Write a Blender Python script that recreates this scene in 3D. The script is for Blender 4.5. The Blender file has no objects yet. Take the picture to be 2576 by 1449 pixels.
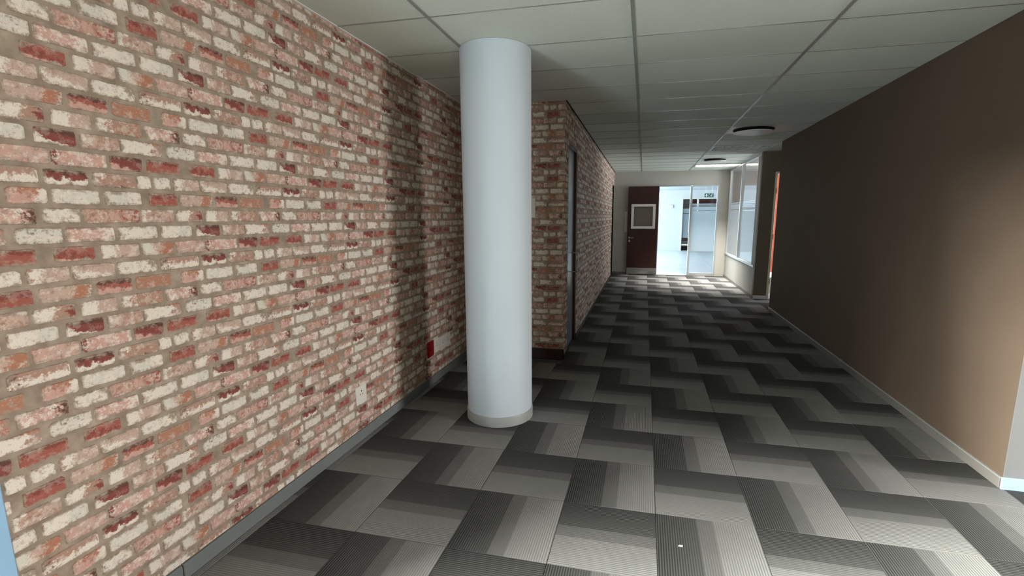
import bpy, math, random
import numpy as np
from mathutils import Matrix, Vector

C = bpy.context.scene.collection
SC = bpy.context.scene

# ------------------------------------------------------------------ camera
FPX, YAW, PITCH, ROLL, EYE, PPX, PPY = 1194.89, -.2291, -.1649, -.0017, 1.5885, 1339.92, 743.35
IW, IH = 2576, 1449
def cam_axes():
    cy, sy, cp, sp, cr, sr = math.cos(YAW), math.sin(YAW), math.cos(PITCH), math.sin(PITCH), math.cos(ROLL), math.sin(ROLL)
    f = Vector((sy*cp, cy*cp, sp)); r = Vector((cy, -sy, 0)); u = r.cross(f)
    return cr*r + sr*u, -sr*r + cr*u, f
RX, UY, FZ = cam_axes()
cam = bpy.data.cameras.new('camera'); cam_o = bpy.data.objects.new('camera', cam); C.objects.link(cam_o)
cam.sensor_width = 36; cam.sensor_fit = 'HORIZONTAL'; cam.lens = FPX/IW*36
cam.shift_x = -(PPX-IW/2)/IW; cam.shift_y = (PPY-IH/2)/IW
cam.clip_start = .05; cam.clip_end = 200
cam_o.matrix_world = Matrix(((RX.x, UY.x, -FZ.x, 0), (RX.y, UY.y, -FZ.y, 0), (RX.z, UY.z, -FZ.z, EYE), (0, 0, 0, 1)))
SC.camera = cam_o
def project(p):
    d = Vector(p) - Vector((0, 0, EYE)); z = d.dot(FZ)
    if z < .05: return None
    return PPX + FPX*d.dot(RX)/z, PPY - FPX*d.dot(UY)/z

# ------------------------------------------------------------------ world, daylight, exposure
world = bpy.data.worlds.new('sky'); SC.world = world; world.use_nodes = True
world.node_tree.nodes['Background'].inputs[0].default_value = (.62, .78, 1, 1)
world.node_tree.nodes['Background'].inputs[1].default_value = .25
SC.view_settings.view_transform = 'Standard'; SC.view_settings.look = 'None'
SC.view_settings.exposure = 0.0; SC.view_settings.gamma = 1.0; SC.view_settings.use_curve_mapping = False

def area(name, loc, target, sx, sy, power, color):
    l = bpy.data.lights.new(name, 'AREA'); l.shape = 'RECTANGLE'; l.size = sx; l.size_y = sy
    l.energy = power; l.color = color
    o = bpy.data.objects.new(name, l); C.objects.link(o); o.location = loc
    d = Vector(target) - Vector(loc); o.rotation_euler = d.to_track_quat('-Z', 'Y').to_euler()
    o['kind'] = 'helper'
    return o
# daylight entering at the windows of the room behind the camera, of the side office and of the lobby
area('daylight_left_window', (-4.6, -1.0, 3.7), (0, -1.0, 3.7), 2.4, 2.6, 22000, (.98, 1.0, .93))
area('daylight_left_ground', (-2.85, -3.6, .55), (-.9, 3.5, 2.5), 1.3, 1.1, 2000, (.76, .92, 1.0))
area('daylight_right_window', (8.6, 1.4, 2.4), (0, 1.4, 2.4), 1.8, 1.7, 800, (1.0, .96, .95))
area('daylight_lobby', (-4.7, 18.0, 1.5), (0, 18.0, 1.5), 7.0, 2.2, 680, (.84, .95, 1.0))
area('daylight_office', (5.9, 11.9, 1.55), (0, 11.9, 1.55), 3.2, 1.8, 380, (.86, .95, 1.0))

# ------------------------------------------------------------------ node helpers
def lin(r, g, b):
    f = lambda c: (c/255/12.92) if c/255 <= .04045 else ((c/255+.055)/1.055)**2.4
    return (f(r), f(g), f(b), 1.0)

class NT:
    def __init__(self, name):
        self.m = bpy.data.materials.new(name); self.m.use_nodes = True
        self.t = self.m.node_tree; self.t.nodes.clear()
        self.out = self.t.nodes.new('ShaderNodeOutputMaterial')
    def n(self, typ, **kw):
        nd = self.t.nodes.new(typ)
        for k, v in kw.items(): setattr(nd, k, v)
        return nd
    def link(self, a, b): self.t.links.new(a, b)
    def setv(self, sock, v):
        if hasattr(v, 'is_linked') or isinstance(v, bpy.types.NodeSocket): self.link(v, sock)
        else: sock.default_value = v
    def math(self, op, a, b=0.0, c=None, clamp=False):
        nd = self.n('ShaderNodeMath', operation=op); nd.use_clamp = clamp
        self.setv(nd.inputs[0], a); self.setv(nd.inputs[1], b)
        if c is not None: self.setv(nd.inputs[2], c)
        return nd.outputs[0]
    def mix(self, f, a, b, mode='MIX'):
        nd = self.n('ShaderNodeMix', data_type='RGBA', blend_type=mode)
        self.setv(nd.inputs[0], f); self.setv(nd.inputs[6], a); self.setv(nd.inputs[7], b)
        return nd.outputs[2]
    def noise(self, vec, scale, detail=3.0, rough=.5):
        nd = self.n('ShaderNodeTexNoise'); nd.inputs['Scale'].default_value = scale
        nd.inputs['Detail'].default_value = detail; nd.inputs['Roughness'].default_value = rough
        if vec is not None: self.link(vec, nd.inputs['Vector'])
        return nd.outputs['Fac']
    def ramp(self, fac, stops, interp='LINEAR'):
        nd = self.n('ShaderNodeValToRGB'); cr = nd.color_ramp; cr.interpolation = interp
        while len(cr.elements) < len(stops): cr.elements.new(.5)
        for e, (p, c) in zip(cr.elements, stops):
            e.position = p; e.color = c if len(c) == 4 else (*c, 1)
        self.link(fac, nd.inputs[0]); return nd.outputs[0]
    def smooth(self, x, lo, hi):
        nd = self.n('ShaderNodeMapRange', interpolation_type='SMOOTHSTEP')
        self.link(x, nd.inputs[0]); nd.inputs[1].default_value = lo; nd.inputs[2].default_value = hi
        return nd.outputs[0]
    def bump(self, h, strength, dist):
        nd = self.n('ShaderNodeBump'); nd.inputs['Strength'].default_value = strength; nd.inputs['Distance'].default_value = dist
        self.link(h, nd.inputs['Height']); return nd.outputs[0]
    def coord(self, which='Object'): return self.n('ShaderNodeTexCoord').outputs[which]
    def principled(self, color, rough=.6, normal=None, spec=.5, metal=0., **kw):
        p = self.n('ShaderNodeBsdfPrincipled')
        self.setv(p.inputs['Base Color'], color); self.setv(p.inputs['Roughness'], rough)
        p.inputs['Specular IOR Level'].default_value = spec; p.inputs['Metallic'].default_value = metal
        if normal is not None: self.link(normal, p.inputs['Normal'])
        for k, v in kw.items(): p.inputs[k].default_value = v
        self.link(p.outputs[0], self.out.inputs[0]); return p

def paint(name, rgb, rough=.6, var=.05, scale=6, bump=.0, spec=.4, metal=0.):
    n = NT(name); co = n.coord()
    f = n.noise(co, scale, 4)
    a = lin(*rgb); lo = tuple(c*(1-var) for c in a[:3])+(1,); hi = tuple(min(1, c*(1+var)) for c in a[:3])+(1,)
    col = n.ramp(f, [(.3, lo), (.7, hi)])
    nm = None
    if bump: nm = n.bump(n.noise(co, 140, 3), bump, .002)
    n.principled(col, rough, nm, spec, metal); return n.m

def glass(name, tint=(1, 1, 1), gl=.12):
    n = NT(name)
    t = n.n('ShaderNodeBsdfTransparent'); t.inputs[0].default_value = (*tint, 1)
    g = n.n('ShaderNodeBsdfGlossy'); g.inputs['Roughness'].default_value = .02
    lw = n.n('ShaderNodeLayerWeight'); lw.inputs[0].default_value = .35
    fac = n.math('MULTIPLY_ADD', lw.outputs['Fresnel'], .8, .02, clamp=True)
    mx = n.n('ShaderNodeMixShader'); n.link(fac, mx.inputs[0]); n.link(t.outputs[0], mx.inputs[1]); n.link(g.outputs[0], mx.inputs[2])
    n.link(mx.outputs[0], n.out.inputs[0]); return n.m

def film(name, rgb):
    n = NT(name); c = lin(*rgb)
    tr = n.n('ShaderNodeBsdfTranslucent'); tr.inputs[0].default_value = c
    df = n.n('ShaderNodeBsdfDiffuse'); df.inputs[0].default_value = c
    gr = n.noise(n.coord(), 240, 2)
    mx = n.n('ShaderNodeMixShader'); n.link(n.math('MULTIPLY_ADD', gr, .06, .14), mx.inputs[0])
    n.link(tr.outputs[0], mx.inputs[1]); n.link(df.outputs[0], mx.inputs[2]); n.link(mx.outputs[0], n.out.inputs[0]); return n.m

def emit(name, rgb, strength):
    n = NT(name); e = n.n('ShaderNodeEmission'); e.inputs[0].default_value = lin(*rgb); e.inputs[1].default_value = strength
    n.link(e.outputs[0], n.out.inputs[0]); return n.m

# ------------------------------------------------------------------ materials
M = {}
def carpet_material():
    n = NT('carpet_tile'); uv = n.n('ShaderNodeUVMap').outputs[0]
    sep = n.n('ShaderNodeSeparateXYZ'); n.link(uv, sep.inputs[0]); u = sep.outputs[0]
    g = lambda v: (v*.86, v*.85, v*.815, 1)
    base = n.ramp(u, [(0, g(.052)), (.26, g(.064)), (.41, g(.075)), (.418, g(.128)), (.575, g(.140)), (.585, g(.205)), (1, g(.24))])
    g = lambda v: (v, v, v, 1)
    con = n.ramp(u, [(0, g(.95)), (.2, g(.75)), (.40, g(.28)), (.42, g(.03)), (.57, g(.03)), (.6, g(.16)), (.8, g(.30)), (1, g(.42))])
    st = n.math('SINE', n.math('MULTIPLY', u, 2*math.pi*42))
    sh = n.math('POWER', n.math('MULTIPLY_ADD', st, .5, .5), 1.6)
    k = n.math('MULTIPLY_ADD', n.math('MULTIPLY', n.math('SUBTRACT', sh, .38), con), 1.35, 1.0)
    oc = n.coord(); oi = n.n('ShaderNodeObjectInfo').outputs['Random']
    fz = n.noise(oc, 420, 2, .7); bl = n.noise(oc, 9, 3)
    k = n.math('MULTIPLY', k, n.math('MULTIPLY_ADD', fz, .7, .65))
    k = n.math('MULTIPLY', k, n.math('MULTIPLY_ADD', bl, .20, .90))
    k = n.math('MULTIPLY', k, n.math('MULTIPLY_ADD', oi, .10, .95))
    col = n.mix(1.0, base, n.n('ShaderNodeCombineColor').outputs[0], 'MULTIPLY')
    cc = col.node.inputs[7].links[0].from_node
    for i in range(3): n.link(k, cc.inputs[i])
    h = n.math('ADD', n.math('MULTIPLY', st, .5), n.math('MULTIPLY', fz, .8))
    n.principled(col, .95, n.bump(h, .35, .003), .12, **{'Sheen Weight': .0})
    return n.m
M['carpet'] = carpet_material()
M['carpet_base'] = paint('carpet_underlay', (92, 91, 88), .95, .1, 40, spec=.1)

def brick_material():
    n = NT('brick_face')
    at = lambda nm: n.n('ShaderNodeAttribute', attribute_name=nm)
    A, B, Cc, mB, mC, NZ = (at(k) for k in ('ca', 'cb', 'cc', 'mb', 'mc', 'nz'))
    uv = n.n('ShaderNodeUVMap').outputs[0]
    su = n.n('ShaderNodeSeparateXYZ'); n.link(uv, su.inputs[0])
    x = n.math('SUBTRACT', su.outputs[0], .5); y = n.math('SUBTRACT', su.outputs[1], .5)
    nz = NZ.outputs['Vector']
    n1 = n.noise(nz, 30, 6, .68); n2 = n.noise(nz, 90, 3, .6); n3 = n.noise(nz, 300, 2, .6)
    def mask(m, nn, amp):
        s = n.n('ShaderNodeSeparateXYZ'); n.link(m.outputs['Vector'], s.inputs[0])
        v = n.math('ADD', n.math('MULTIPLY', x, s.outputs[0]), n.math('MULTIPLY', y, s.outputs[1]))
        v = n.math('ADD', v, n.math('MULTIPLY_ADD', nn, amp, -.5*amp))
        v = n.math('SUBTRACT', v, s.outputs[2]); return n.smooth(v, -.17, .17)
    f1 = n.math('MULTIPLY_ADD', n2, .35, n.math('MULTIPLY', n1, .65))
    shift = n.n('ShaderNodeVectorMath', operation='ADD'); n.link(nz, shift.inputs[0]); shift.inputs[1].default_value = (3.1, 7.7, 1.3)
    f2 = n.noise(shift.outputs[0], 40, 6, .68)
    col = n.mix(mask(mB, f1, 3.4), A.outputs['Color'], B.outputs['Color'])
    col = n.mix(mask(mC, f2, 3.2), col, Cc.outputs['Color'])
    # the face breaks up into worn mortar towards its edges
    ed = n.math('MINIMUM', n.math('MULTIPLY', n.math('SUBTRACT', .5, n.math('ABSOLUTE', x)), 2.4), n.math('SUBTRACT', .5, n.math('ABSOLUTE', y)))
    fade = n.smooth(n.math('ADD', ed, n.math('MULTIPLY_ADD', n1, 1.5, -.75)), -.06, .20)
    col = n.mix(fade, lin(160, 143, 126), col)
    sa = n.n('ShaderNodeSeparateColor'); n.link(A.outputs['Color'], sa.inputs[0])
    pale = n.n('ShaderNodeMapRange'); n.link(sa.outputs[1], pale.inputs[0])
    for q, v in zip((1, 2, 3, 4), (.10, .34, .30, 1.0)): pale.inputs[q].default_value = v
    b1 = n.math('MULTIPLY', n.smooth(n.noise(shift.outputs[0], 27, 6, .72), .50, .60), n.math('MULTIPLY', pale.outputs[0], .62))
    col = n.mix(b1, col, lin(226, 212, 199))
    s2 = n.n('ShaderNodeVectorMath', operation='ADD'); n.link(nz, s2.inputs[0]); s2.inputs[1].default_value = (9.3, 2.1, 5.9)
    b2 = n.math('MULTIPLY', n.smooth(n.noise(s2.outputs[0], 36, 6, .72), .54, .66), .55)
    col = n.mix(b2, col, lin(150, 108, 93))
    sp = n.smooth(n2, .60, .72)                                    # worn specks
    col = n.mix(n.math('MULTIPLY', sp, .35), col, lin(128, 98, 84))
    gr = n.math('MULTIPLY_ADD', n3, .36, .82)
    ggn = n.n('ShaderNodeCombineColor')
    for i in range(3): n.link(gr, ggn.inputs[i])
    col = n.mix(1.0, col, ggn.outputs[0], 'MULTIPLY')
    n.principled(col, .75, n.bump(n.math('ADD', n2, n.math('MULTIPLY', n3, .4)), .3, .004), .3)
    return n.m
M['brick'] = brick_material()
def mortar_material():
    n = NT('mortar'); co = n.coord()
    a = n.noise(co, 16, 4); b = n.noise(co, 260, 3, .7)
    col = n.ramp(a, [(.3, lin(138, 122, 107)), (.55, lin(162, 146, 129)), (.75, lin(180, 165, 148))])
    n.principled(col, .9, n.bump(b, .4, .003), .2); return n.m
M['mortar'] = mortar_material()
def tile_material():
    n = NT('mineral_fibre'); co = n.coord(); oi = n.n('ShaderNodeObjectInfo').outputs['Random']
    sp = n.noise(co, 170, 2, .7); sp2 = n.noise(co, 520, 2, .7)
    col = n.ramp(n.math('MULTIPLY_ADD', oi, .12, n.math('MULTIPLY', n.math('ADD', sp, sp2), .44)), [(.25, lin(184, 190, 180)), (.55, lin(209, 215, 205)), (.8, lin(223, 228, 219))])
    n.principled(col, .9, n.bump(sp2, .3, .002), .15); return n.m
M['ceiling'] = tile_material()
M['tee'] = paint('painted_steel_tee', (150, 151, 144), .28, .04, 3, spec=.9)
M['white_wall'] = paint('white_wall', (214, 210, 203), .6, .03, 3, .08)
M['taupe'] = paint('taupe_wall', (95, 81, 69), .85, .04, 3, .10, .12)
M['grey_wall'] = paint('pale_grey_wall', (112, 112, 112), .7, .03, 3, .08)
M['beige_wall'] = paint('beige_grey_wall', (180, 177, 169), .6, .03, 3, .08)
M['olive'] = paint('dark_olive_wall', (104, 94, 76), .6, .05, 3, .08)
M['orange'] = paint('orange_wall', (158, 70, 36), .6, .04, 3)
M['mauve'] = paint('grey_mauve_wall', (170, 156, 152), .6, .04, 3)
M['column'] = paint('column_paint', (188, 197, 202), .6, .02, 2, .04, .3)
M['grey_skirting'] = paint('grey_skirting', (150, 152, 148), .42, .05, 4, spec=.5)
M['wall_skirting'] = paint('mid_grey_skirting', (116, 121, 120), .42, .05, 4, spec=.4)
M['dark_skirting'] = paint('dark_skirting', (58, 40, 34), .4, .08, 6)
M['taupe_skirting'] = paint('taupe_skirting', (116, 112, 107), .4, .05, 5)
M['white_trim'] = paint('white_trim', (226, 224, 218), .35, .02, 3)
M['alu'] = paint('aluminium_frame', (196, 200, 198), .35, .03, 5, metal=.55)
M['cream'] = paint('cream_frame', (226, 214, 186), .4, .03, 4)
M['blue_frame'] = paint('pale_blue_frame', (150, 190, 222), .45, .03, 4)
def wood(name, a, b, rough=.35):
    n = NT(name); co = n.coord()
    mp = n.n('ShaderNodeMapping'); n.link(co, mp.inputs[0]); mp.inputs['Scale'].default_value = (14, 14, 1.1)
    f = n.noise(mp.outputs[0], 5, 5, .6)
    n.principled(n.ramp(f, [(.3, lin(*a)), (.7, lin(*b))]), rough, None, .5); return n.m
M['dark_wood'] = wood('dark_brown_door_wood', (44, 22, 20), (66, 34, 29))
M['gloss_door'] = paint('glossy_grey_door', (150, 153, 157), .22, .03, 3, spec=.8)
M['chrome'] = paint('brushed_steel', (196, 196, 194), .25, .03, 30, metal=1.)
M['white_plastic'] = paint('white_plastic', (226, 222, 212), .35, .02, 10)
M['red_plastic'] = paint('red_plastic', (140, 26, 28), .35, .03, 10)
M['black'] = paint('matt_black', (16, 16, 17), .8, .1, 10)
M['glass'] = glass('clear_glass')
M['film'] = film('frosted_film', (232, 240, 244))
M['lobby_floor'] = paint('pale_lobby_floor', (230, 237, 241), .35, .05, 2, spec=.5)
M['lobby_wall'] = paint('lobby_white_wall', (214, 220, 224), .6, .02, 3)
M['brown_fabric'] = paint('brown_fabric', (112, 98, 90), .85, .08, 20)
M['green_sign'] = paint('green_sign_face', (34, 92, 78), .4, .04, 10)
M['sign_white'] = paint('sign_white', (232, 238, 234), .4, .02, 10)
M['lamp'] = emit('fluorescent_lamp', (255, 246, 232), 13.0)
M['louvre'] = paint('louvre_metal', (205, 206, 200), .25, .03, 10, spec=.8)

# ------------------------------------------------------------------ mesh helpers
class MB:
    """collects shapes, build() links them as one mesh object"""
    def __init__(self): self.v = []; self.f = []
    def box(self, x0, x1, y0, y1, z0, z1, b=0.0):
        if b <= 0:
            o = len(self.v)
            self.v += [(x, y, z) for z in (z0, z1) for (x, y) in ((x0, y0), (x1, y0), (x1, y1), (x0, y1))]
            for q in ((3, 2, 1, 0), (4, 5, 6, 7), (0, 1, 5, 4), (1, 2, 6, 5), (2, 3, 7, 6), (3, 0, 4, 7)):
                self.f.append(tuple(o+i for i in q))
            return self
        b = min(b, (x1-x0)*.45, (y1-y0)*.45, (z1-z0)*.45)
        o = len(self.v); idx = {}
        for sx in (0, 1):
            for sy in (0, 1):
                for sz in (0, 1):
                    X, Y, Z = (x0, x1)[sx], (y0, y1)[sy], (z0, z1)[sz]
                    ix, iy, iz = (b if not sx else -b), (b if not sy else -b), (b if not sz else -b)
                    for ax, p in enumerate(((X, Y+iy, Z+iz), (X+ix, Y, Z+iz), (X+ix, Y+iy, Z))):
                        idx[sx, sy, sz, ax] = len(self.v); self.v.append(p)
        def F(*k):
            ids = [idx[q] for q in k]; P = [Vector(self.v[i]) for i in ids]
            c = sum(P, Vector())/len(P); nrm = (P[1]-P[0]).cross(P[2]-P[1])
            mid = Vector(((x0+x1)/2, (y0+y1)/2, (z0+z1)/2))
            if nrm.dot(c-mid) < 0: ids.reverse()
            self.f.append(tuple(ids))
        for s in (0, 1):
            F((s,0,0,0),(s,1,0,0),(s,1,1,0),(s,0,1,0)); F((0,s,0,1),(1,s,0,1),(1,s,1,1),(0,s,1,1)); F((0,0,s,2),(1,0,s,2),(1,1,s,2),(0,1,s,2))
        for a in (0, 1):
            for c in (0, 1):
                F((a,c,0,0),(a,c,1,0),(a,c,1,1),(a,c,0,1)); F((a,0,c,0),(a,1,c,0),(a,1,c,2),(a,0,c,2)); F((0,a,c,1),(1,a,c,1),(1,a,c,2),(0,a,c,2))
        for k in [(a, c, d) for a in (0, 1) for c in (0, 1) for d in (0, 1)]:
            F((*k, 0), (*k, 1), (*k, 2))
        return self
    def lathe(self, cx, cy, prof, seg=48):
        """prof: (r, z) bottom to top, around a vertical axis"""
        o = len(self.v); n = len(prof)
        for r, z in prof:
            for i in range(seg):
                a = 2*math.pi*i/seg; self.v.append((cx+r*math.cos(a), cy+r*math.sin(a), z))
        for j in range(n-1):
            for i in range(seg):
                k = (i+1) % seg
                self.f.append((o+j*seg+i, o+j*seg+k, o+(j+1)*seg+k, o+(j+1)*seg+i))
        self.f.append(tuple(o+i for i in reversed(range(seg)))); self.f.append(tuple(o+(n-1)*seg+i for i in range(seg)))
        return self
    def tube(self, pts, r, seg=10):
        o = len(self.v); P = [Vector(p) for p in pts]
        for i, p in enumerate(P):
            d = ((P[min(i+1, len(P)-1)]-p).normalized()+(p-P[max(i-1, 0)]).normalized()).normalized()
            s = d.orthogonal().normalized() if i == 0 else (s - d*s.dot(d)).normalized()
            t = d.cross(s)
            for k in range(seg):
                a = 2*math.pi*k/seg; self.v.append(tuple(p + r*(math.cos(a)*s + math.sin(a)*t)))
        for i in range(len(P)-1):
            for k in range(seg):
                l = (k+1) % seg; self.f.append((o+i*seg+k, o+i*seg+l, o+(i+1)*seg+l, o+(i+1)*seg+k))
        self.f.append(tuple(o+k for k in reversed(range(seg)))); self.f.append(tuple(o+(len(P)-1)*seg+k for k in range(seg)))
        return self
    def prism_y(self, poly, y0, y1):
        """poly of (x, z), extruded along y"""
        o = len(self.v); n = len(poly)
        for y in (y0, y1): self.v += [(x, y, z) for x, z in poly]
        self.f.append(tuple(o+i for i in range(n))); self.f.append(tuple(o+n+i for i in reversed(range(n))))
        for i in range(n):
            k = (i+1) % n; self.f.append((o+i, o+n+i, o+n+k, o+k))
        return self
    def mesh(self, name, mat):
        me = bpy.data.meshes.new(name); me.from_pydata(self.v, [], self.f); me.materials.append(mat); me.update(); return me
    def build(self, name, mat, parent=None, smooth=False, origin=None):
        if origin:
            self.v = [(x-origin[0], y-origin[1], z-origin[2]) for x, y, z in self.v]
        me = self.mesh(name, mat)
        if smooth:
            me.polygons.foreach_set('use_smooth', [True]*len(me.polygons)); me.set_sharp_from_angle(angle=math.radians(40))
        o = bpy.data.objects.new(name, me); C.objects.link(o)
        if origin: o.location = origin
        if parent is not None: put(o, parent)
        return o
def put(o, parent):
    o.parent = parent
    o.matrix_parent_inverse = parent_world(parent).inverted()
def parent_world(o):
    m = Matrix.LocRotScale(o.location, o.rotation_euler, o.scale)
    return m if o.parent is None else parent_world(o.parent) @ o.matrix_parent_inverse @ m
def struct(o, label, cat): o['kind'] = 'structure'; o['label'] = label; o['category'] = cat; return o
def tag(o, label, cat, group=None):
    o['label'] = label; o['category'] = cat
    if group: o['group'] = group
    return o
def empty(name, loc):
    o = bpy.data.objects.new(name, None); C.objects.link(o); o.location = loc; o.empty_display_size = .1; return o

# ------------------------------------------------------------------ dimensions
HC = 2.765                      # ceiling
XL, XR = -1.94, 2.106           # brick wall face, taupe wall face
XC, YP = -.84, 5.10             # corridor brick face, pier face
YF = 13.40                      # far wall face
YE = .955                       # near end of the brick wall
YN = 9.85                       # face beside the side office
GX, GY = -.109, 2.858           # ceiling grid
FX, FY = .114, 2.434            # carpet grid

# ------------------------------------------------------------------ floor with carpet tiles
floor = MB().box(-2.2, 6.4, -4.6, 14.1, -.12, -.008).build('floor', M['carpet_base'])
struct(floor, 'office floor laid with grey striped carpet tiles turned alternately', 'floor')
tm = MB().box(-.2488, .2488, -.2488, .2488, -.0075, 0, .0012)
tile_me = tm.mesh('carpet_tile', M['carpet'])
uvl = tile_me.uv_layers.new(name='UVMap')
for lp in tile_me.loops:
    co = tile_me.vertices[lp.vertex_index].co; uvl.data[lp.index].uv = (co.x/.5+.5, co.y/.5+.5)
rnd = random.Random(5)
def tile_inside(cx, cy):
    if cx < XC+.02 and cy > YP: return False
    return True
clip_cache = {}
def carpet_tile(i, j):
    x0, x1, y0, y1 = FX+.5*i, FX+.5*i+.5, FY+.5*j, FY+.5*j+.5
    xmin, xmax = (XL if y1 <= YP+.01 else XC), (XR if y0 > 3.14 and y1 < 8.75 else 6.2)
    if y0 >= 8.5: xmax = 3.6
    if y0 >= 9.8: xmax = XR if (x0 < XR-.02) else 4.6
    if y1 > 13.4: y1 = 13.4
    cx0, cx1 = max(x0, xmin), min(x1, xmax)
    if cx1-cx0 < .02 or y1-y0 < .05: return
    turned = (i+j) % 2 == 0
    cx, cy = FX+.5*i+.25, FY+.5*j+.25
    if cx1-cx0 > .499 and y1-y0 > .499: me = tile_me
    else:
        # a tile cut along a wall: same pile, its own outline
        ax0, ax1, ay0, ay1 = cx0-cx+.0012, cx1-cx-.0012, y0-cy+.0012, y1-cy-.0012
        if turned: ax0, ax1, ay0, ay1 = -ay1, -ay0, ax0, ax1      # into the tile's own frame
        key = tuple(round(v, 3) for v in (ax0, ax1, ay0, ay1))
        if key not in clip_cache:
            me = MB().box(ax0, ax1, ay0, ay1, -.0075, 0, .0012).mesh('carpet_tile', M['carpet'])
            ul = me.uv_layers.new(name='UVMap')
            for lp in me.loops:
                co = me.vertices[lp.vertex_index].co; ul.data[lp.index].uv = (co.x/.5+.5, co.y/.5+.5)
            clip_cache[key] = me
        me = clip_cache[key]
    o = bpy.data.objects.new('carpet_tile', me); C.objects.link(o)
    o.location = (cx, cy, rnd.uniform(-.0006, .0006)); o.rotation_euler = (0, 0, -math.pi/2 if turned else 0)
    o.parent = floor
for j in range(-3, 23):
    for i in range(-5, 9):
        x0, y0 = FX+.5*i, FY+.5*j
        ps = [project((x0+a, y0+b, 0)) for a in (0, .5) for b in (0, .5)]
        if i > 4 and j > 1: continue
        if not any(p and -500 < p[0] < IW+500 and p[1] < IH+500 for p in ps): continue
        carpet_tile(i, j)

# ------------------------------------------------------------------ ceiling: slab, tees, panels
ceil = MB().box(-2.2, 6.4, -4.6, 14.1, HC+.03, HC+.12).build('ceiling', M['white_wall'])
struct(ceil, 'suspended ceiling of off-white mineral fibre panels in a steel grid', 'ceiling')
xs = [XL, GX-1.2, GX, GX+1.2, XR]
skip = {(3, 7), (3, 10), (3, 13), (3, 15)}      # cells that hold diffusers and luminaires
pm = {}
def panel(x0, x1, y0, y1):
    k = (round(x1-x0, 3), round(y1-y0, 3))
    if k not in pm:
        w, l = k; pm[k] = MB().box(-w/2+.002, w/2-.002, -l/2+.002, l/2-.002, .004, .022, .003).mesh('ceiling_panel', M['ceiling'])
    o = bpy.data.objects.new('ceiling_panel', pm[k]); C.objects.link(o)
    o.location = ((x0+x1)/2, (y0+y1)/2, HC); o.parent = ceil
for k in range(-3, 18):
    y0, y1 = GY+.6*k, min(GY+.6*k+.6, YF)
    if k == 17: y1 = YF
    for c in range(4):
        x0, x1 = xs[c], xs[c+1]
        if c == 0 and y0 >= YP-.05: continue
        if c == 1 and y0 >= YP-.05: x0 = XC
        if (c, k) in skip: continue
        panel(x0, x1, y0, y1)
    if y0 < 3.1:
        panel(XR, GX+2.4, y0, y1); panel(GX+2.4, GX+3.6, y0, y1)
    if 8.2 < y0 < 9.6: panel(XR, 3.4, y0, y1)
for t in (GX-1.2, GX, GX+1.2):
    MB().box(t-.012, t+.012, GY-1.8, (YP if t < XC else YF), HC-.001, HC+.012, .001).build('ceiling_main_tee', M['tee'], ceil)
for k in range(-2, 18):
    y = GY+.6*k
    for c in range(4):
        x0, x1 = xs[c], xs[c+1]
        if c == 0 and y > YP: continue
        if c == 1 and y > YP: x0 = XC
        MB().box(x0+.013, x1-.013, y-.007, y+.007, HC+.0005, HC+.012, .001).build('ceiling_cross_tee', M['tee'], ceil)
MB().box(XL, XL+.022, YE, YP, HC-.001, HC+.014, .002).build('ceiling_edge_trim', M['white_trim'], ceil)
MB().box(XC, XC+.02, YP, YF, HC-.001, HC+.014, .002).build('ceiling_edge_trim', M['black'], ceil)

# ------------------------------------------------------------------ brick pattern (0.54 m wide, ten courses, half drop)
PW = (228, 217, 203); PG = (212, 206, 192); BE = (193, 165, 149); TN = (172, 136, 118); PK = (202, 160, 146)
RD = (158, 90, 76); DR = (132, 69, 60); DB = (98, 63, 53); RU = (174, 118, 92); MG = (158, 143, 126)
N0 = (0, 0, 9)                                   # a patch that never shows
LEFT = lambda t=.0: (-3.2, .3, t)
RIGHT = lambda t=.0: (3.2, -.3, t)
TOP = lambda t=.0: (.2, 2.6, t)  # dark TOP patches paint in the shade along the red bricks' upper edge
BOT = lambda t=.0: (-.3, -2.6, t)
MOT = lambda t=.0: (0, 0, t)
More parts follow.
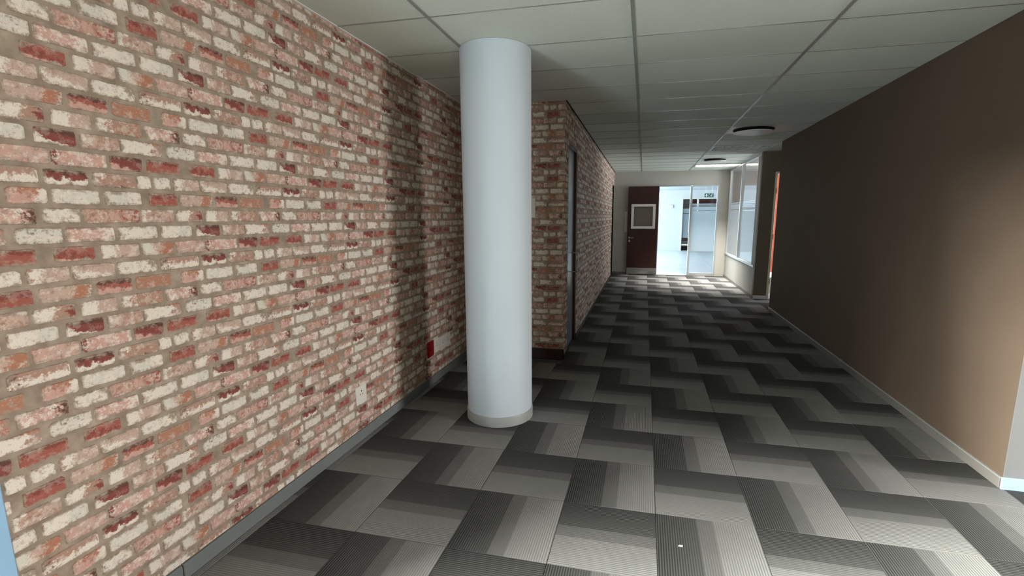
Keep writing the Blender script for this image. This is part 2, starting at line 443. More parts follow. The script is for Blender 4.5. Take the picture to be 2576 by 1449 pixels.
# course -> (start, end, main colour, patch colour, patch, second colour, patch)
BR = {
 1: [(1.250, 1.370, BE, PW, LEFT(.2), MG, MOT(.5)), (1.386, 1.548, TN, PW, LEFT(.75), RU, MOT(.25)), (1.560, 1.706, PK, PW, MOT(.1), DB, RIGHT(1.0))],
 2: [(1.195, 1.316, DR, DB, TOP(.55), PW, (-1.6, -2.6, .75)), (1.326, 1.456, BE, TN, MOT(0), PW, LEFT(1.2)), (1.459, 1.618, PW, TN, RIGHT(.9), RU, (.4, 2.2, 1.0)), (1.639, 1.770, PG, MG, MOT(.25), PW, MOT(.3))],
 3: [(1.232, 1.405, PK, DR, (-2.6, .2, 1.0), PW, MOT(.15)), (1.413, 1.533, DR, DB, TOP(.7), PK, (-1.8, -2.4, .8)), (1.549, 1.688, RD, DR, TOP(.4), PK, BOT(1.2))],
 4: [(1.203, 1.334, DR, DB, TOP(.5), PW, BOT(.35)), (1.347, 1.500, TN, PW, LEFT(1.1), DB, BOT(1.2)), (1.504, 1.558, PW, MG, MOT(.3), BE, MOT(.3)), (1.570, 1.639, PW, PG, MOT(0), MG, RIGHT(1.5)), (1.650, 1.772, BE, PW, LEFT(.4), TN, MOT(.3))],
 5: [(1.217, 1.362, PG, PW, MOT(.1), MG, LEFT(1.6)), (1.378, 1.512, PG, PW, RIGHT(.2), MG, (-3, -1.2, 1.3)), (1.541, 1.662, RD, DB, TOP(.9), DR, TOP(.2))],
 6: [(1.182, 1.292, PW, PG, MOT(.2), MG, (-3, -1.4, 1.3)), (1.297, 1.497, PK, TN, MOT(.05), RD, RIGHT(.75)), (1.505, 1.639, BE, TN, MOT(.1), PW, LEFT(1.0)), (1.650, 1.772, TN, PW, (-1.5, 0, .1), DR, RIGHT(1.1))],
 7: [(1.239, 1.396, PK, PW, MOT(.1), RD, (-.5, 1.6, .75)), (1.409, 1.559, PW, PG, MOT(.1), MG, RIGHT(1.5)), (1.574, 1.713, PW, PG, RIGHT(.2), TN, LEFT(1.7))],
 8: [(1.194, 1.320, DR, RD, MOT(0), PK, BOT(1.0)), (1.342, 1.478, BE, PW, LEFT(.4), MG, MOT(.45)), (1.486, 1.621, BE, PG, LEFT(.6), RU, RIGHT(.4)), (1.630, 1.768, BE, PK, MOT(0), MG, MOT(.4))],
 9: [(1.239, 1.380, BE, PW, (-1.0, -1.8, .2), MG, MOT(.35)), (1.388, 1.540, PW, PG, MOT(.2), MG, (2.8, 1.0, 1.0)), (1.556, 1.728, TN, PW, (0, -1.0, .05), DB, LEFT(1.3))],
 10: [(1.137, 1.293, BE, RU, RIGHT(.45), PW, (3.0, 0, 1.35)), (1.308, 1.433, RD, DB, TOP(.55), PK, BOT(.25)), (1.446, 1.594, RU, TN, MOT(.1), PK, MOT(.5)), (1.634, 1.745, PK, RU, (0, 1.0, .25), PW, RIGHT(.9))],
}
PITCH_V = .0655; ROW1 = 1.920; STRIP = .54; BH = .0525
brick_cache = {}
def brick_arrays(k, idx, cy0=0., cy1=1., cz0=0., cz1=1.):
    """one brick of the pattern in its own frame: x out of the wall, y along it, z up; fractions cut it at an edge"""
    key = (k, idx, round(cy0, 3), round(cy1, 3), round(cz0, 3), round(cz1, 3))
    if key in brick_cache: return brick_cache[key]
    y0, y1, *spec = BR[k][idx]; L = y1-y0; r = random.Random(k*31+idx*7)
    e = lambda a: r.uniform(-a, a)
    hl, hh = L/2, BH/2
    full = []
    for sx, sz in ((-1, -1), (1, -1), (1, 1), (-1, 1)):
        c1, c2 = r.uniform(.004, .013), r.uniform(.003, .010)
        a, b = (sx*(hl-c1), sz*hh+e(.0015)), (sx*hl+e(.002), sz*(hh-c2))
        full += [b, a] if sx*sz > 0 and False else ([b, a] if (sx, sz) in ((-1, -1), (1, 1)) else [a, b])
    ring = []
    for i, p in enumerate(full):
        q = full[(i+1) % 8]; ring.append(p)
        if abs(q[0]-p[0]) > L*.4:
            for t in (.34, .68): ring.append((p[0]+(q[0]-p[0])*(t+e(.06)), p[1]+(q[1]-p[1])*t+e(.0022)))
    lo, hi, zl, zh = -hl+cy0*L, -hl+cy1*L, -hh+cz0*BH, -hh+cz1*BH
    cl = lambda p: (min(max(p[0], lo), hi), min(max(p[1], zl), zh))
    ring = [cl(p) for p in ring]
    mx, mz = (lo+hi)/2, (zl+zh)/2
    inset = .0022
    front = [(mx+(p[0]-mx)*(1-inset/max(hi-lo, .01)*2), mz+(p[1]-mz)*(1-inset/max(zh-zl, .01)*2)) for p in ring]
    n = len(ring); D = .0045
    V = [(0., p[0], p[1]) for p in ring] + [(D, p[0], p[1]) for p in front]
    F = [tuple(range(n, 2*n))] + [(i, (i+1) % n, n+(i+1) % n, n+i) for i in range(n)]
    UV = [(p[1]/L+.5, p[2]/BH+.5) for p in V]
    off = (k*1.7+idx*.43, idx*.91)
    NZ = [(p[1]+off[0], p[2]+off[1], k*.37) for p in V]
    A, B, mb, Cc, mc = spec
    brick_cache[key] = (V, F, UV, NZ, lin(*A), lin(*B), lin(*Cc), mb, mc)
    return brick_cache[key]
def add_attrs(me, UV, NZ, consts):
    nv = len(me.vertices)
    ul = me.uv_layers.new(name='UVMap')
    li = np.empty(len(me.loops), dtype=np.int32); me.loops.foreach_get('vertex_index', li)
    ul.data.foreach_set('uv', np.asarray(UV, dtype=np.float32)[li].ravel())
    a = me.attributes.new('nz', 'FLOAT_VECTOR', 'POINT'); a.data.foreach_set('vector', np.asarray(NZ, dtype=np.float32).ravel())
    for nm in ('mb', 'mc'):
        a = me.attributes.new(nm, 'FLOAT_VECTOR', 'POINT'); a.data.foreach_set('vector', np.asarray(consts[nm], dtype=np.float32).ravel())
    for nm in ('ca', 'cb', 'cc'):
        a = me.attributes.new(nm, 'FLOAT_COLOR', 'POINT'); a.data.foreach_set('color', np.asarray(consts[nm], dtype=np.float32).ravel())
brick_mesh = {}
def brick_wall(wall, n_single, place, rot, y_lo, y_hi, z_lo, z_hi, holes=(), y_shift=0.):
    """lays the pattern on a wall; place(y, z) -> world point on its face; the largest in view are parts, the rest one part"""
    items = []
    for n in range(-8, 30):
        for r_ in range(-14, 32):
            k = (r_-1-5*n) % 10 + 1
            zc = ROW1-PITCH_V*(r_-1)
            if zc+BH/2 < z_lo+.006 or zc-BH/2 > z_hi-.006: continue
            for idx, b in enumerate(BR[k]):
                a0, a1 = b[0]+STRIP*n+y_shift, b[1]+STRIP*n+y_shift
                if a1 < y_lo+.006 or a0 > y_hi-.006: continue
                yc = (a0+a1)/2
                if any(h[0] < yc < h[1] and zc < h[2] for h in holes): continue
                L = a1-a0; c0, c1 = max(0, (y_lo-a0)/L), min(1, (y_hi-a0)/L)
                for h in holes:
                    if zc < h[2]:
                        if a0 < h[0] < a1: c1 = min(c1, (h[0]-a0)/L)
                        if a0 < h[1] < a1: c0 = max(c0, (h[1]-a0)/L)
                d0, d1 = max(0, (z_lo-(zc-BH/2))/BH), min(1, (z_hi-(zc-BH/2))/BH)
                if c1-c0 < .06 or d1-d0 < .08: continue
                P = [project(place(yc+s*L/2, zc+t*BH/2)) for s, t in ((-1, -1), (1, -1), (1, 1), (-1, 1))]
                size = 0.
                if all(P):
                    m = (sum(p[0] for p in P)/4, sum(p[1] for p in P)/4)
                    if 0 < m[0] < IW and 0 < m[1] < IH:
                        size = abs(sum(P[i][0]*P[(i+1) % 4][1]-P[(i+1) % 4][0]*P[i][1] for i in range(4)))/2
                items.append((size, k, idx, c0, c1, d0, d1, yc, zc))
    items.sort(key=lambda t: -t[0])
    single = [t for t in items if t[0] > 0][:n_single]
    ids = set(map(id, single))
    for t in single:
        key = t[1:7]
        if key not in brick_mesh:
            V, F, UV, NZ, A, B, Cc, mb, mc = brick_arrays(*key)
            me = bpy.data.meshes.new('brick'); me.from_pydata(V, [], F); me.materials.append(M['brick'])
            nv = len(V); add_attrs(me, UV, NZ, dict(ca=[A]*nv, cb=[B]*nv, cc=[Cc]*nv, mb=[mb]*nv, mc=[mc]*nv)); me.update()
            brick_mesh[key] = me
        o = bpy.data.objects.new('brick', brick_mesh[key]); C.objects.link(o)
        o.location = place(t[7], t[8]); o.rotation_euler = (0, 0, rot); o.parent = wall
    V, F, UV, NZ = [], [], [], []; cs = dict(ca=[], cb=[], cc=[], mb=[], mc=[])
    R = Matrix.Rotation(rot, 3, 'Z')
    for t in items:
        if id(t) in ids: continue
        v, f, uv, nz, A, B, Cc, mb, mc = brick_arrays(*t[1:7]); o = len(V); P = Vector(place(t[7], t[8]))
        V += [tuple(P+R @ Vector(p)) for p in v]; F += [tuple(o+i for i in q) for q in f]; UV += uv; NZ += nz
        for nm, val in (('ca', A), ('cb', B), ('cc', Cc), ('mb', mb), ('mc', mc)): cs[nm] += [val]*len(v)
    if V:
        me = bpy.data.meshes.new('bricks_beyond'); me.from_pydata(V, [], F); me.materials.append(M['brick']); add_attrs(me, UV, NZ, cs); me.update()
        o = bpy.data.objects.new('brickwork', me); C.objects.link(o); o.parent = wall; o['kind'] = 'stuff'

# ------------------------------------------------------------------ near brick wall on the left
wall_l = MB().box(XL-.16, XL, YE, YP+.14, 0, HC+.03).build('wall_left', M['mortar'])
struct(wall_l, 'long wall of whitewashed and red weathered bricks beside the column', 'wall')
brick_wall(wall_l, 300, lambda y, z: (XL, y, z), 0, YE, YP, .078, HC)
bb = MB()
bb.box(XL, XL+.015, YE, 1.468, 0, .075, .003); bb.box(XL, XL+.015, 1.472, YP, 0, .075, .003)
struct(bb.build('baseboard_left', M['wall_skirting']), 'smooth grey skirting along the foot of the long brick wall', 'skirting')

# pier face turned to the camera, and the corridor brick wall with its door
wall_p = MB().box(XL, XC, YP, YP+.14, 0, HC+.03).build('wall_pier', M['mortar'])
struct(wall_p, 'narrow brick wall end behind the column, turned to the viewer', 'wall')
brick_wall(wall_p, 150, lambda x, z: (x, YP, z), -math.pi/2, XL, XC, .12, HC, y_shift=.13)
struct(MB().box(XL, XC+.012, YP-.014, YP, 0, .118, .003).build('baseboard_pier', M['dark_skirting']), 'tall dark brown skirting under the narrow brick wall end', 'skirting')
D0, D1, DZ = 5.36, 6.06, 2.39
E0, E1, EZ = 12.72, 13.36, 2.40
wc = MB()
wc.box(XC-.16, XC, YP+.14, D0, 0, HC+.03); wc.box(XC-.16, XC, D0, D1, DZ, HC+.03); wc.box(XC-.16, XC, D1, E0, 0, HC+.03)
wc.box(XC-.16, XC, E0, E1, EZ, HC+.03); wc.box(XC-.16, XC, E1, YF, 0, HC+.03)
wall_c = wc.build('wall_corridor', M['mortar'])
struct(wall_c, 'brick wall running down the corridor to the far door', 'wall')
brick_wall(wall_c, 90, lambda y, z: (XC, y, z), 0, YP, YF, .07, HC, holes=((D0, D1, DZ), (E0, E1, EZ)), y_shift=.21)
bc = MB(); bc.box(XC, XC+.012, YP-.014, D0, 0, .07, .003); bc.box(XC, XC+.012, D1, E0, 0, .07, .003)
struct(bc.build('baseboard_corridor', M['dark_skirting']), 'low dark skirting along the corridor brick wall', 'skirting')
# glossy grey door set in the corridor brick wall
d1 = MB().box(XC-.075, XC-.035, D0+.03, D1-.03, .006, DZ-.03, .002).build('door_1', M['gloss_door'])
struct(d1, 'glossy grey door with a steel pull set in the corridor brick wall', 'door')
fr = MB(); fr.box(XC-.12, XC-.005, D0, D0+.03, 0, DZ, .003); fr.box(XC-.12, XC-.005, D1-.03, D1, 0, DZ, .003); fr.box(XC-.12, XC-.005, D0+.03, D1-.03, DZ-.03, DZ, .003)
fr.build('door_frame', M['dark_skirting'], d1)
hy = 5.93
MB().tube([(XC-.035, hy, .90), (XC+.035, hy, .90), (XC+.045, hy, .91), (XC+.045, hy, 1.13), (XC+.035, hy, 1.14), (XC-.035, hy, 1.14)], .009).build('pull_handle', M['chrome'], d1, True)
# dark doorway at the far end of the corridor brick wall
d2 = MB().box(XC-.15, XC-.11, E0+.02, E1-.02, .005, EZ-.02, .002).build('door_2', M['dark_wood'])
struct(d2, 'dark recessed door at the far end of the corridor brick wall', 'door')
f2 = MB(); f2.box(XC-.16, XC-.002, E0, E0+.02, 0, EZ); f2.box(XC-.16, XC-.002, E1-.02, E1, 0, EZ); f2.box(XC-.16, XC-.002, E0+.02, E1-.02, EZ-.02, EZ)
f2.build('door_frame', M['black'], d2)

# ------------------------------------------------------------------ taupe wall on the right and its white return
wr = MB().box(XR, XR+.12, 3.142, 8.62, 0, HC+.03).build('wall_right', M['taupe'])
struct(wr, 'plain taupe painted wall along the side of the room', 'wall')
br = MB().box(XR-.014, XR, 3.142, 8.62, 0, .062, .002).build('baseboard_right', M['taupe_skirting'])
struct(br, 'grey brown skirting with a pale top edge under the taupe wall', 'skirting')
MB().box(XR-.014, XR+.0, 3.142, 8.62, .0622, .069, .001).build('top_edge', M['alu'], br)
wrr = MB().box(XR, 6.4, 3.135, 3.1415, 0, HC+.03); wrr.box(XR+.12, 6.4, 3.1415, 3.26, 0, HC+.03)
wrr = wrr.build('wall_right_return', M['grey_wall']); struct(wrr, 'pale grey wall turning away at the near end of the taupe wall', 'wall')
struct(MB().box(XR-.012, 6.2, 3.122, 3.135, 0, .075, .003).build('baseboard_right_return', M['blue_frame']), 'pale blue-white skirting under the pale grey return wall', 'skirting')

# ------------------------------------------------------------------ recess beside the taupe wall, side office
wn = MB(); wn.box(XR-.006, 2.34, YN, YN+.1, 0, HC+.03); wn.box(2.34, 3.2, YN, YN+.1, 2.40, HC+.03); wn.box(3.2, 6.2, YN, YN+.1, 0, HC+.03)
struct(wn.build('wall_recess', M['olive']), 'dark olive wall beside the half hidden office doorway', 'wall')
struct(MB().box(XR-.006, 2.335, YN-.012, YN, 0, .07, .002).build('baseboard_recess', M['white_trim']), 'pale skirting under the dark olive wall', 'skirting')
t = MB(); t.box(2.335, 2.375, YN-.014, YN+.11, 0, 2.40, .004); t.box(2.375, 3.165, YN-.014, YN+.11, 2.36, 2.40, .004); t.box(3.165, 3.205, YN-.014, YN+.11, 0, 2.40, .004)
tr1 = t.build('trim_1', M['cream']); struct(tr1, 'cream steel frame of the office doorway beside the olive wall', 'door frame')
for hz in (.35, 1.2, 2.05):
    MB().box(2.3745, 2.381, YN-.012, YN+.03, hz-.05, hz+.05, .001).build('hinge', M['black'], tr1)
struct(MB().box(3.6, 3.7, 8.4, YN, 0, HC+.03).box(XR+.12, 3.6, 8.4, 8.5, 0, HC+.03).build('wall_recess_end', M['mauve']), 'wall closing the recess behind the taupe wall', 'wall')
wo = MB(); wo.box(3.02, 6.2, 13.9, 14.0, 0, HC+.03)
struct(wo.build('wall_office', M['orange']), 'orange wall seen through the office doorway', 'wall')
struct(MB().box(3.02, 6.2, 13.885, 13.9, 0, .09, .002).build('baseboard_office', M['white_trim']), 'white skirting under the orange office wall', 'skirting')
struct(MB().box(2.2, 3.02, 13.9, 14.0, 0, HC+.03).build('wall_office_end', M['mauve']), 'grey mauve office wall behind the internal window', 'wall')
struct(MB().box(6.2, 6.4, 9.0, 14.1, 0, HC+.03).build('wall_office_side', M['mauve']), 'far side wall of the office', 'wall')

# internal office window with frosted film
wd = MB().box(XR-.006, XR+.09, YN+.1, YF+.12, 0, .60).build('wall_window', M['beige_wall'])
struct(wd, 'low beige wall under the internal office window', 'wall')
struct(MB().box(XR-.018, XR-.006, YN+.0, YF, 0, .07, .002).build('baseboard_window', M['taupe_skirting']), 'skirting under the internal office window', 'skirting')
w = MB()
w.box(XR-.02, XR+.10, YN+.1, YF, .60, .645, .004)                      # sill rail
w.box(XR-.012, XR+.06, YN+.30, YN+.36, .645, HC-.045, .004); w.box(XR-.012, XR+.06, 11.73, 11.79, .645, HC-.045, .004); w.box(XR-.012, XR+.06, 13.27, 13.33, .645, HC-.045, .004)
w.box(XR-.012, XR+.06, YN+.1, YF, HC-.045, HC, .004)
win1 = w.build('window_1', M['alu']); struct(win1, 'internal office window with two frosted panes in an aluminium frame', 'window')
post = MB().box(XR-.006, XR+.09, YN+.1, YN+.30, .645, HC-.045, .003); post.box(XR-.006, XR+.09, 13.33, YF, .645, HC-.045, .003)
post.build('window_post', M['beige_wall'], win1)
def pane(par, x0, x1, y0, y1, z0, z1, axis):
    if axis == 'x': MB().box(x0-.003, x0+.003, y0, y1, z0, z1).build('pane', M['glass'], par)
    else: MB().box(x0, x1, y0-.003, y0+.003, z0, z1).build('pane', M['glass'], par)
FILM = ((.66, 1.735), (1.75, 1.875), (1.888, 1.91))
for y0, y1 in ((YN+.36, 11.73), (11.79, 13.27)):
    pane(win1, XR+.024, 0, y0, y1, .645, HC-.045, 'x')
    for z0, z1 in FILM:
        MB().box(XR+.0285, XR+.030, y0+.004, y1-.004, z0, z1).build('frosted_film', M['film'], win1)

# ------------------------------------------------------------------ far wall, doorway, open door leaf, sidelight
wf = MB(); wf.box(XC-.16, .33, YF, YF+.12, 0, HC+.03); wf.box(.33, 1.86, YF, YF+.12, 2.40, HC+.03); wf.box(1.86, XR+.1, YF, YF+.12, 0, HC+.03)
wall_f = wf.build('wall_far', M['beige_wall']); struct(wall_f, 'beige end wall of the corridor around the bright doorway', 'wall')
struct(MB().box(XC, -.46, YF-.012, YF, 0, .07, .002).build('baseboard_far', M['taupe_skirting']), 'short skirting beside the open brown door', 'skirting')
t = MB(); t.box(.33, .365, YF-.01, YF+.13, 0, 2.40, .003); t.box(.365, 1.16, YF-.01, YF+.13, 2.365, 2.40, .003); t.box(1.155, 1.205, YF-.01, YF+.13, 0, 2.365, .003)
t.box(1.205, 1.83, YF-.01, YF+.13, 2.365, 2.40, .003); t.box(1.205, 1.83, YF-.005, YF+.12, .0, .085, .003); t.box(1.83, 1.86, YF-.01, YF+.13, 0, 2.40, .003)
win2 = t.build('window_2', M['alu']); struct(win2, 'aluminium framed glass sidelight beside the open far doorway', 'window')
pane(win2, 1.205, 1.83, YF+.06, 0, .085, 2.365, 'y')
for z0, z1 in ((.66, 1.725), (1.745, 1.835), (1.85, 1.868), (1.885, 1.915)):
    MB().box(1.215, 1.82, YF+.052, YF+.0535, z0, z1).build('frosted_film', M['film'], win2)
# brown leaf opened flat against the wall
lx0, lx1, ly0, ly1 = -.45, .345, YF-.075, YF-.03
lf = MB(); lf.box(lx0, lx1, ly0, ly1, .012, 1.30); lf.box(lx0, lx1, ly0, ly1, 1.87, 2.375)
lf.box(lx0, -.32, ly0, ly1, 1.30, 1.87); lf.box(.235, lx1, ly0, ly1, 1.30, 1.87)
door3 = lf.build('door_3', M['dark_wood']); struct(door3, 'dark brown door with a framed vision panel folded back on the end wall', 'door')
vf = MB(); a = (-.36, .275, 1.255, 1.912)
vf.box(a[0], a[1], ly0-.014, ly0, a[2], a[2]+.068, .003); vf.box(a[0], a[1], ly0-.014, ly0, a[3]-.068, a[3], .003)
vf.box(a[0], a[0]+.068, ly0-.014, ly0, a[2]+.068, a[3]-.068, .003); vf.box(a[1]-.068, a[1], ly0-.014, ly0, a[2]+.068, a[3]-.068, .003)
vp = vf.build('vision_frame', M['white_trim'], door3)
MB().box(-.30, .22, ly0+.018, ly0+.024, 1.31, 1.86).build('pane', M['glass'], vp)
MB().box(lx0+.004, lx1-.004, ly0-.003, ly0, .014, .192, .001).build('kick_plate', M['chrome'], door3)
h = MB(); h.tube([(-.395, ly0, 1.01), (-.395, ly0-.05, 1.01), (-.385, ly0-.055, 1.01), (-.27, ly0-.055, 1.01)], .010); h.box(-.42, -.37, ly0-.006, ly0, .985, 1.035, .002)
h.build('lever_handle', M['chrome'], door3, True)
lk = MB().box(-.412, -.376, ly0-.008, ly0, .895, .955, .003).build('lock_cylinder', M['chrome'], door3)
for hz in (.25, 1.2, 2.15): MB().lathe(.352, YF-.04, [(.009, hz-.05), (.009, hz+.05)], 12).build('hinge', M['chrome'], door3, True)
tag(MB().box(-.53, -.462, YF-.006, YF-.0003, 1.16, 1.72, .002).build('push_plate', M['white_plastic']), 'tall pale plate on the end wall half hidden by the brown door', 'wall plate')

# ------------------------------------------------------------------ bright lobby beyond the doorway
struct(MB().box(-5.0, 6.4, YF+.12, 26.5, -.12, -.002).build('floor_lobby', M['lobby_floor']), 'pale shiny floor of the bright lobby beyond the doorway', 'floor')
struct(MB().box(-5.0, 6.4, YF+.12, 26.5, HC, HC+.1).build('ceiling_lobby', M['lobby_wall']), 'white lobby ceiling beyond the doorway', 'ceiling')
wl = MB(); wl.box(-5, 1.64, 23.3, 23.42, 0, HC); wl.box(1.64, 3.5, 23.3, 23.42, 2.42, HC); wl.box(3.5, 6.4, 23.3, 23.42, 0, HC)
struct(wl.build('wall_lobby', M['lobby_wall']), 'white lobby wall with a glazed doorway seen through the far door', 'wall')
struct(MB().box(-5.1, -5.0, YF, 26.5, 0, HC).build('wall_lobby_left', M['lobby_wall']), 'white side wall of the lobby on the daylight side', 'wall')
struct(MB().box(6.4, 6.5, YF+.6, 26.5, 0, HC).build('wall_lobby_right', M['lobby_wall']), 'white side wall of the lobby opposite the daylight', 'wall')
struct(MB().box(-5.0, XC-.16, YF, YF+.12, 0, HC).build('wall_lobby_front', M['lobby_wall']), 'lobby side of the corridor end wall', 'wall')
struct(MB().box(-5, 6.4, 26.4, 26.5, 0, HC).build('wall_lobby_back', M['mauve']), 'dim wall of the room behind the lobby glazing', 'wall')
t = MB(); t.box(1.64, 1.70, 23.27, 23.43, 0, 2.42, .004); t.box(3.44, 3.50, 23.27, 23.43, 0, 2.42, .004); t.box(1.70, 3.44, 23.27, 23.43, 2.36, 2.42, .004)
t.box(2.31, 2.39, 23.28, 23.42, 0, 2.36, .004); t.box(1.70, 3.44, 23.29, 23.41, .24, .30, .004)
win3 = t.build('window_3', M['white_trim']); struct(win3, 'white framed glazed screen in the lobby wall beyond the exit sign', 'window')
for x0, x1 in ((1.70, 2.31), (2.39, 3.44)):
    pane(win3, x0, x1, 23.35, 0, .30, 2.36, 'y')
    for z0, z1 in ((.60, 1.69), (1.73, 1.93)):
        MB().box(x0+.005, x1-.005, 23.340, 23.342, z0, z1).build('frosted_film', M['film'], win3)
sofa = empty('bench', (2.0, 24.2, 0)); tag(sofa, 'low brown bench behind the lobby glazing', 'bench')
MB().box(1.2, 3.4, 23.9, 24.5, .10, .44, .03).build('seat', M['brown_fabric'], sofa)
MB().box(1.2, 3.4, 24.42, 24.58, .44, .66, .03).build('backrest', M['brown_fabric'], sofa)
MB().box(1.25, 1.35, 23.95, 24.45, 0, .10).build('leg', M['black'], sofa); MB().box(3.25, 3.35, 23.95, 24.45, 0, .10).build('leg', M['black'], sofa)
wb = empty('wall_sensor', (1.19, 23.29, 2.05)); tag(wb, 'small white square box on the lobby wall', 'wall box')
MB().box(1.11, 1.27, 23.24, 23.299, 1.95, 2.10, .01).build('housing', M['white_plastic'], wb); MB().box(1.15, 1.23, 23.235, 23.24, 1.99, 2.06, .002).build('cover', M['sign_white'], wb)
# exit sign
sx0, sz0, sy = 2.13, 2.275, 19.0
ex = empty('exit_sign', (2.3, sy, sz0)); tag(ex, 'green exit sign with arrow and running figure hanging in the lobby', 'sign')
MB().box(sx0-.01, sx0+.335, sy, sy+.03, sz0-.01, sz0+.155, .004).build('backing', M['sign_white'], ex)
for q in range(2):
    x0 = sx0+q*.172
    MB().box(x0, x0+.150, sy-.004, sy, sz0, sz0+.145, .001).build('panel', M['green_sign'], ex)
cx, cz = sx0+.075, sz0+.072
MB().prism_y([(cx-.022, cz+.055), (cx-.022, cz), (cx-.052, cz), (cx, cz-.055), (cx+.052, cz), (cx+.022, cz), (cx+.022, cz+.055)], sy-.007, sy-.004).build('arrow', M['sign_white'], ex)
cx = sx0+.172+.075
rf = MB()
rf.prism_y([(cx+.022+.014*math.cos(a*math.pi/6), cz+.044+.014*math.sin(a*math.pi/6)) for a in range(12)], sy-.007, sy-.004)
def limb(m, p, q, w):
    d = Vector((q[0]-p[0], q[1]-p[1])).normalized(); n = Vector((-d.y, d.x))*w
    m.prism_y([(p[0]+n.x, p[1]+n.y), (p[0]-n.x, p[1]-n.y), (q[0]-n.x, q[1]-n.y), (q[0]+n.x, q[1]+n.y)], sy-.007, sy-.004)
for p, q, wd_ in (((cx+.012, cz+.030), (cx-.010, cz-.010), .013), ((cx+.012, cz+.024), (cx+.040, cz+.006), .006), ((cx+.004, cz+.026), (cx-.028, cz+.018), .006), ((cx-.028, cz+.018), (cx-.034, cz-.002), .005),
                  ((cx-.010, cz-.010), (cx+.022, cz-.024), .008), ((cx+.022, cz-.024), (cx+.014, cz-.056), .007), ((cx-.010, cz-.010), (cx-.024, cz-.034), .008), ((cx-.024, cz-.034), (cx-.055, cz-.040), .007)):
    limb(rf, p, q, wd_)
rf.build('running_figure', M['sign_white'], ex)
for x in (sx0+.05, sx0+.27): MB().tube([(x, sy+.015, sz0+.15), (x, sy+.015, HC)], .006, 8).build('hanger_rod', M['sign_white'], ex)

# ------------------------------------------------------------------ room behind the camera
wb_ = MB(); wb_.box(-2.2, 6.4, -4.6, -4.5, 0, HC+.03)
struct(wb_.build('wall_back', M['taupe']), 'plain taupe wall behind the viewer', 'wall')
ws = MB(); ws.box(6.2, 6.4, -4.6, -1.2, 0, HC+.03); ws.box(6.2, 6.4, 2.7, 3.2, 0, HC+.03); ws.box(6.2, 6.4, -1.2, 2.7, 0, .45); ws.box(6.2, 6.4, -1.2, 2.7, 2.45, HC+.03)
struct(ws.build('wall_side', M['taupe']), 'taupe outer wall around the window of the open side of the room', 'wall')
def window_y(name, x, y0, y1, z0, z1, n, mat, label):
    m = MB(); w_ = .05
    m.box(x-.03, x+.03, y0, y1, z0, z0+w_, .004); m.box(x-.03, x+.03, y0, y1, z1-w_, z1, .004)
    for i in range(n+1):
        c = y0+(y1-y0-w_)*i/n; m.box(x-.03, x+.03, c, c+w_, z0+w_, z1-w_, .004)
    o = m.build(name, mat); struct(o, label, 'window')
    for i in range(n):
        a = y0+(y1-y0-w_)*i/n+w_; b = y0+(y1-y0-w_)*(i+1)/n
        pane(o, x, 0, a, b, z0+w_, z1-w_, 'x')
window_y('window_4', 6.3, -1.2, 2.7, .45, 2.45, 4, M['alu'], 'wide outer window on the open side of the room')
wq = MB(); wq.box(XL-.16, XL, -4.5, -2.4, 0, HC+.03); wq.box(XL-.16, XL, -2.4, .80, 2.30, HC+.03); wq.box(XL-.16, XL, -2.4, .80, 0, .22)
struct(wq.build('wall_left_rear', M['white_wall']), 'white wall around the window at the near end of the brick wall', 'wall')
window_y('window_5', XL-.06, -2.4, .80, .22, 2.30, 3, M['alu'], 'tall window at the near end of the brick wall')
struct(MB().box(XL-.16, XL+.012, .80, YE-.001, 0, HC+.02, .004).build('trim_2', M['blue_frame']), 'pale blue post closing the near end of the brick wall', 'post')

# ------------------------------------------------------------------ column
CX, CY, CR = -1.0925, 3.514, .2585
col = MB().lathe(CX, CY, [(CR, 0), (CR, HC+.002)], 96).build('column', M['column'], None, True)
struct(col, 'round white column standing in front of the brick wall', 'column')
MB().lathe(CX, CY, [(CR+.007, 0), (CR+.007, .072), (CR+.005, .077), (CR-.002, .078)], 96).build('column_skirting', M['grey_skirting'], col, True)

# ------------------------------------------------------------------ sockets and switches
def socket(name, y0, y1, z0, z1, mat, label, pins, group=None):
    e = empty(name, (XL, (y0+y1)/2, (z0+z1)/2)); tag(e, label, 'socket', group)
    MB().box(XL+.0, XL+.012, y0, y1, z0, z1, .003).build('faceplate', mat, e)
    for cy_, cz_, r in pins:
        p = MB(); 
        for dy, dz, rr in ((0, .016, r*1.15), (-.012, -.008, r), (.012, -.008, r)):
            p.tube([(XL+.0115, cy_+dy, cz_+dz), (XL+.0128, cy_+dy, cz_+dz)], rr, 10)
        p.build('pin_holes', M['black'], e)
    return e
socket('wall_socket', 2.812, 2.938, .268, .400, M['white_plastic'], 'square white wall socket on the brick wall near the column, lit', ((2.875, .345, .0045),))
s2 = socket('wall_socket', 4.100, 4.225, .285, .418, M['white_plastic'], 'white wall socket beside the red one, on the shaded bricks behind the column', ((4.16, .36, .0045),))
s3 = socket('wall_socket', 4.235, 4.487, .275, .412, M['white_plastic'], 'wide double white wall socket farthest along the long brick wall', ((4.30, .35, .0045), (4.42, .35, .0045)))
for yy in (4.335, 4.455): MB().box(XL+.012, XL+.016, yy, yy+.014, .375, .395, .001).build('rocker', M['white_trim'], s3)
socket('wall_socket', 3.955, 4.090, .275, .425, M['red_plastic'], 'dark red wall socket on the shaded bricks behind the column', ((4.02, .35, .0045),))
sw = empty('light_switch', (-1.18, YP, 1.68)); tag(sw, 'tall white light switch on the brick wall end beside the column', 'switch')
MB().box(-1.235, -1.156, YP-.014, YP, 1.575, 1.785, .003).build('faceplate', M['white_plastic'], sw)
for zz in (1.62, 1.69): MB().box(-1.205, -1.186, YP-.018, YP-.014, zz, zz+.04, .001).build('rocker', M['white_trim'], sw)

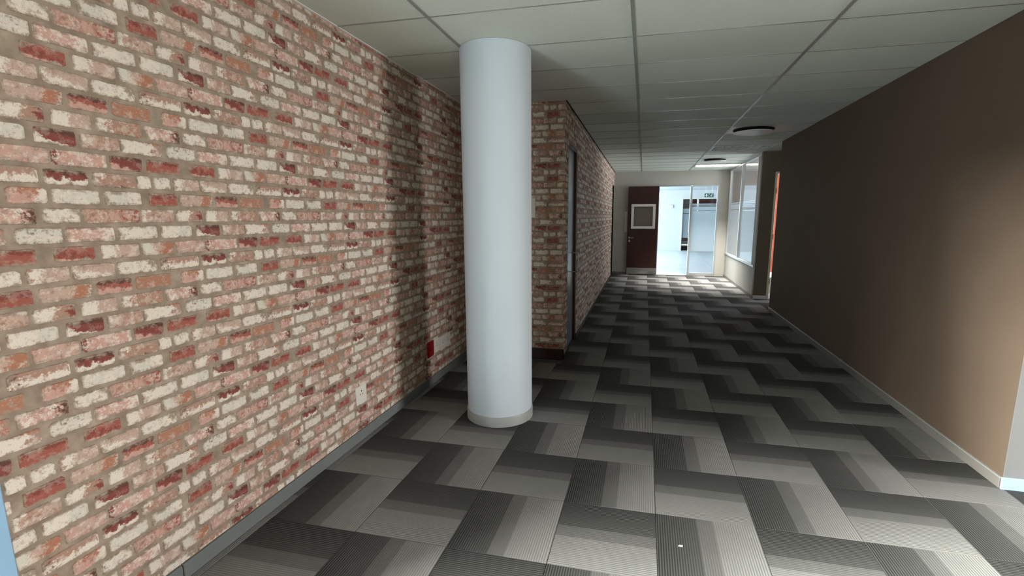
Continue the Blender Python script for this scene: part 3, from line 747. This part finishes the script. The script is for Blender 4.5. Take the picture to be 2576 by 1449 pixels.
# ------------------------------------------------------------------ ceiling fittings
def diffuser(cx, cy, r, label):
    e = empty('air_diffuser', (cx, cy, HC)); tag(e, label, 'air diffuser', 'round air diffusers')
    k = round((cy-GY)/.6-.5); y0 = GY+.6*k
    MB().box(GX+1.213, XR-.002, y0+.008, y0+.592, HC+.002, HC+.02, .002).build('ceiling_plate', M['white_trim'], e)
    MB().lathe(cx, cy, [(r*1.02, HC-.004), (r*1.02, HC+.002)], 48).build('dark_throat', M['black'], e, True)
    MB().lathe(cx, cy, [(r*.9, HC-.048), (r*.99, HC-.043), (r, HC-.036), (r*.97, HC-.031), (.05, HC-.026)], 48).build('disc', M['white_trim'], e, True)
    MB().lathe(cx, cy, [(.03, HC-.028), (.03, HC-.003)], 16).build('stem', M['black'], e, True)
diffuser(1.42, 7.36, .26, 'round dropped-disc air diffuser in the ceiling nearer the column')
diffuser(1.40, 10.96, .22, 'round dropped-disc air diffuser in the ceiling nearer the lit lamp')
def luminaire(k, lit, label):
    y0, x0, x1 = GY+.6*k, GX+1.213, XR-.002
    e = empty('ceiling_light', ((x0+x1)/2, y0+.3, HC)); tag(e, label, 'ceiling light')
    t_ = MB(); t_.box(x0, x1, y0+.008, y0+.03, HC-.012, HC+.025, .002); t_.box(x0, x1, y0+.57, y0+.592, HC-.012, HC+.025, .002)
    t_.box(x0, x0+.022, y0+.03, y0+.57, HC-.012, HC+.025, .002); t_.box(x1-.022, x1, y0+.03, y0+.57, HC-.012, HC+.025, .002)
    t_.build('frame', M['louvre'], e)
    MB().box(x0+.02, x1-.02, y0+.028, y0+.572, HC+.022, HC+.027).build('reflector', M['louvre'], e)
    for q in range(3):
        yy = y0+.14+.16*q
        MB().tube([(x0+.05, yy, HC+.012), (x1-.05, yy, HC+.012)], .009, 10).build('tube_lamp', M['lamp'] if lit else M['white_plastic'], e, True)
    for q in range(8):
        xx = x0+.06+q*(x1-x0-.12)/7
        MB().box(xx-.002, xx+.002, y0+.032, y0+.568, HC-.012, HC+.002).build('louvre_blade', M['louvre'], e)
luminaire(10, False, 'unlit louvred ceiling light above the recess by the olive wall')
luminaire(15, True, 'lit louvred fluorescent ceiling light near the far doorway')
area('troffer_glow', (1.6, GY+.6*15+.3, HC-.03), (1.6, GY+.6*15+.3, 0),  .85, .5, 95, (1, .97, .91)).data.spread = math.radians(85)

# a cleat of litter on the carpet
sc_ = MB(); sc_.v = [(.215, 2.190, .001), (.236, 2.187, .0015), (.238, 2.197, .004), (.221, 2.201, .001), (.217, 2.191, .002), (.235, 2.189, .0025), (.237, 2.198, .005), (.222, 2.200, .002)]
sc_.f = [(3, 2, 1, 0), (4, 5, 6, 7), (0, 1, 5, 4), (1, 2, 6, 5), (2, 3, 7, 6), (3, 0, 4, 7)]
tag(sc_.build('paper_scrap', M['sign_white']), 'tiny white scrap of paper lying on a dark carpet stripe', 'scrap')
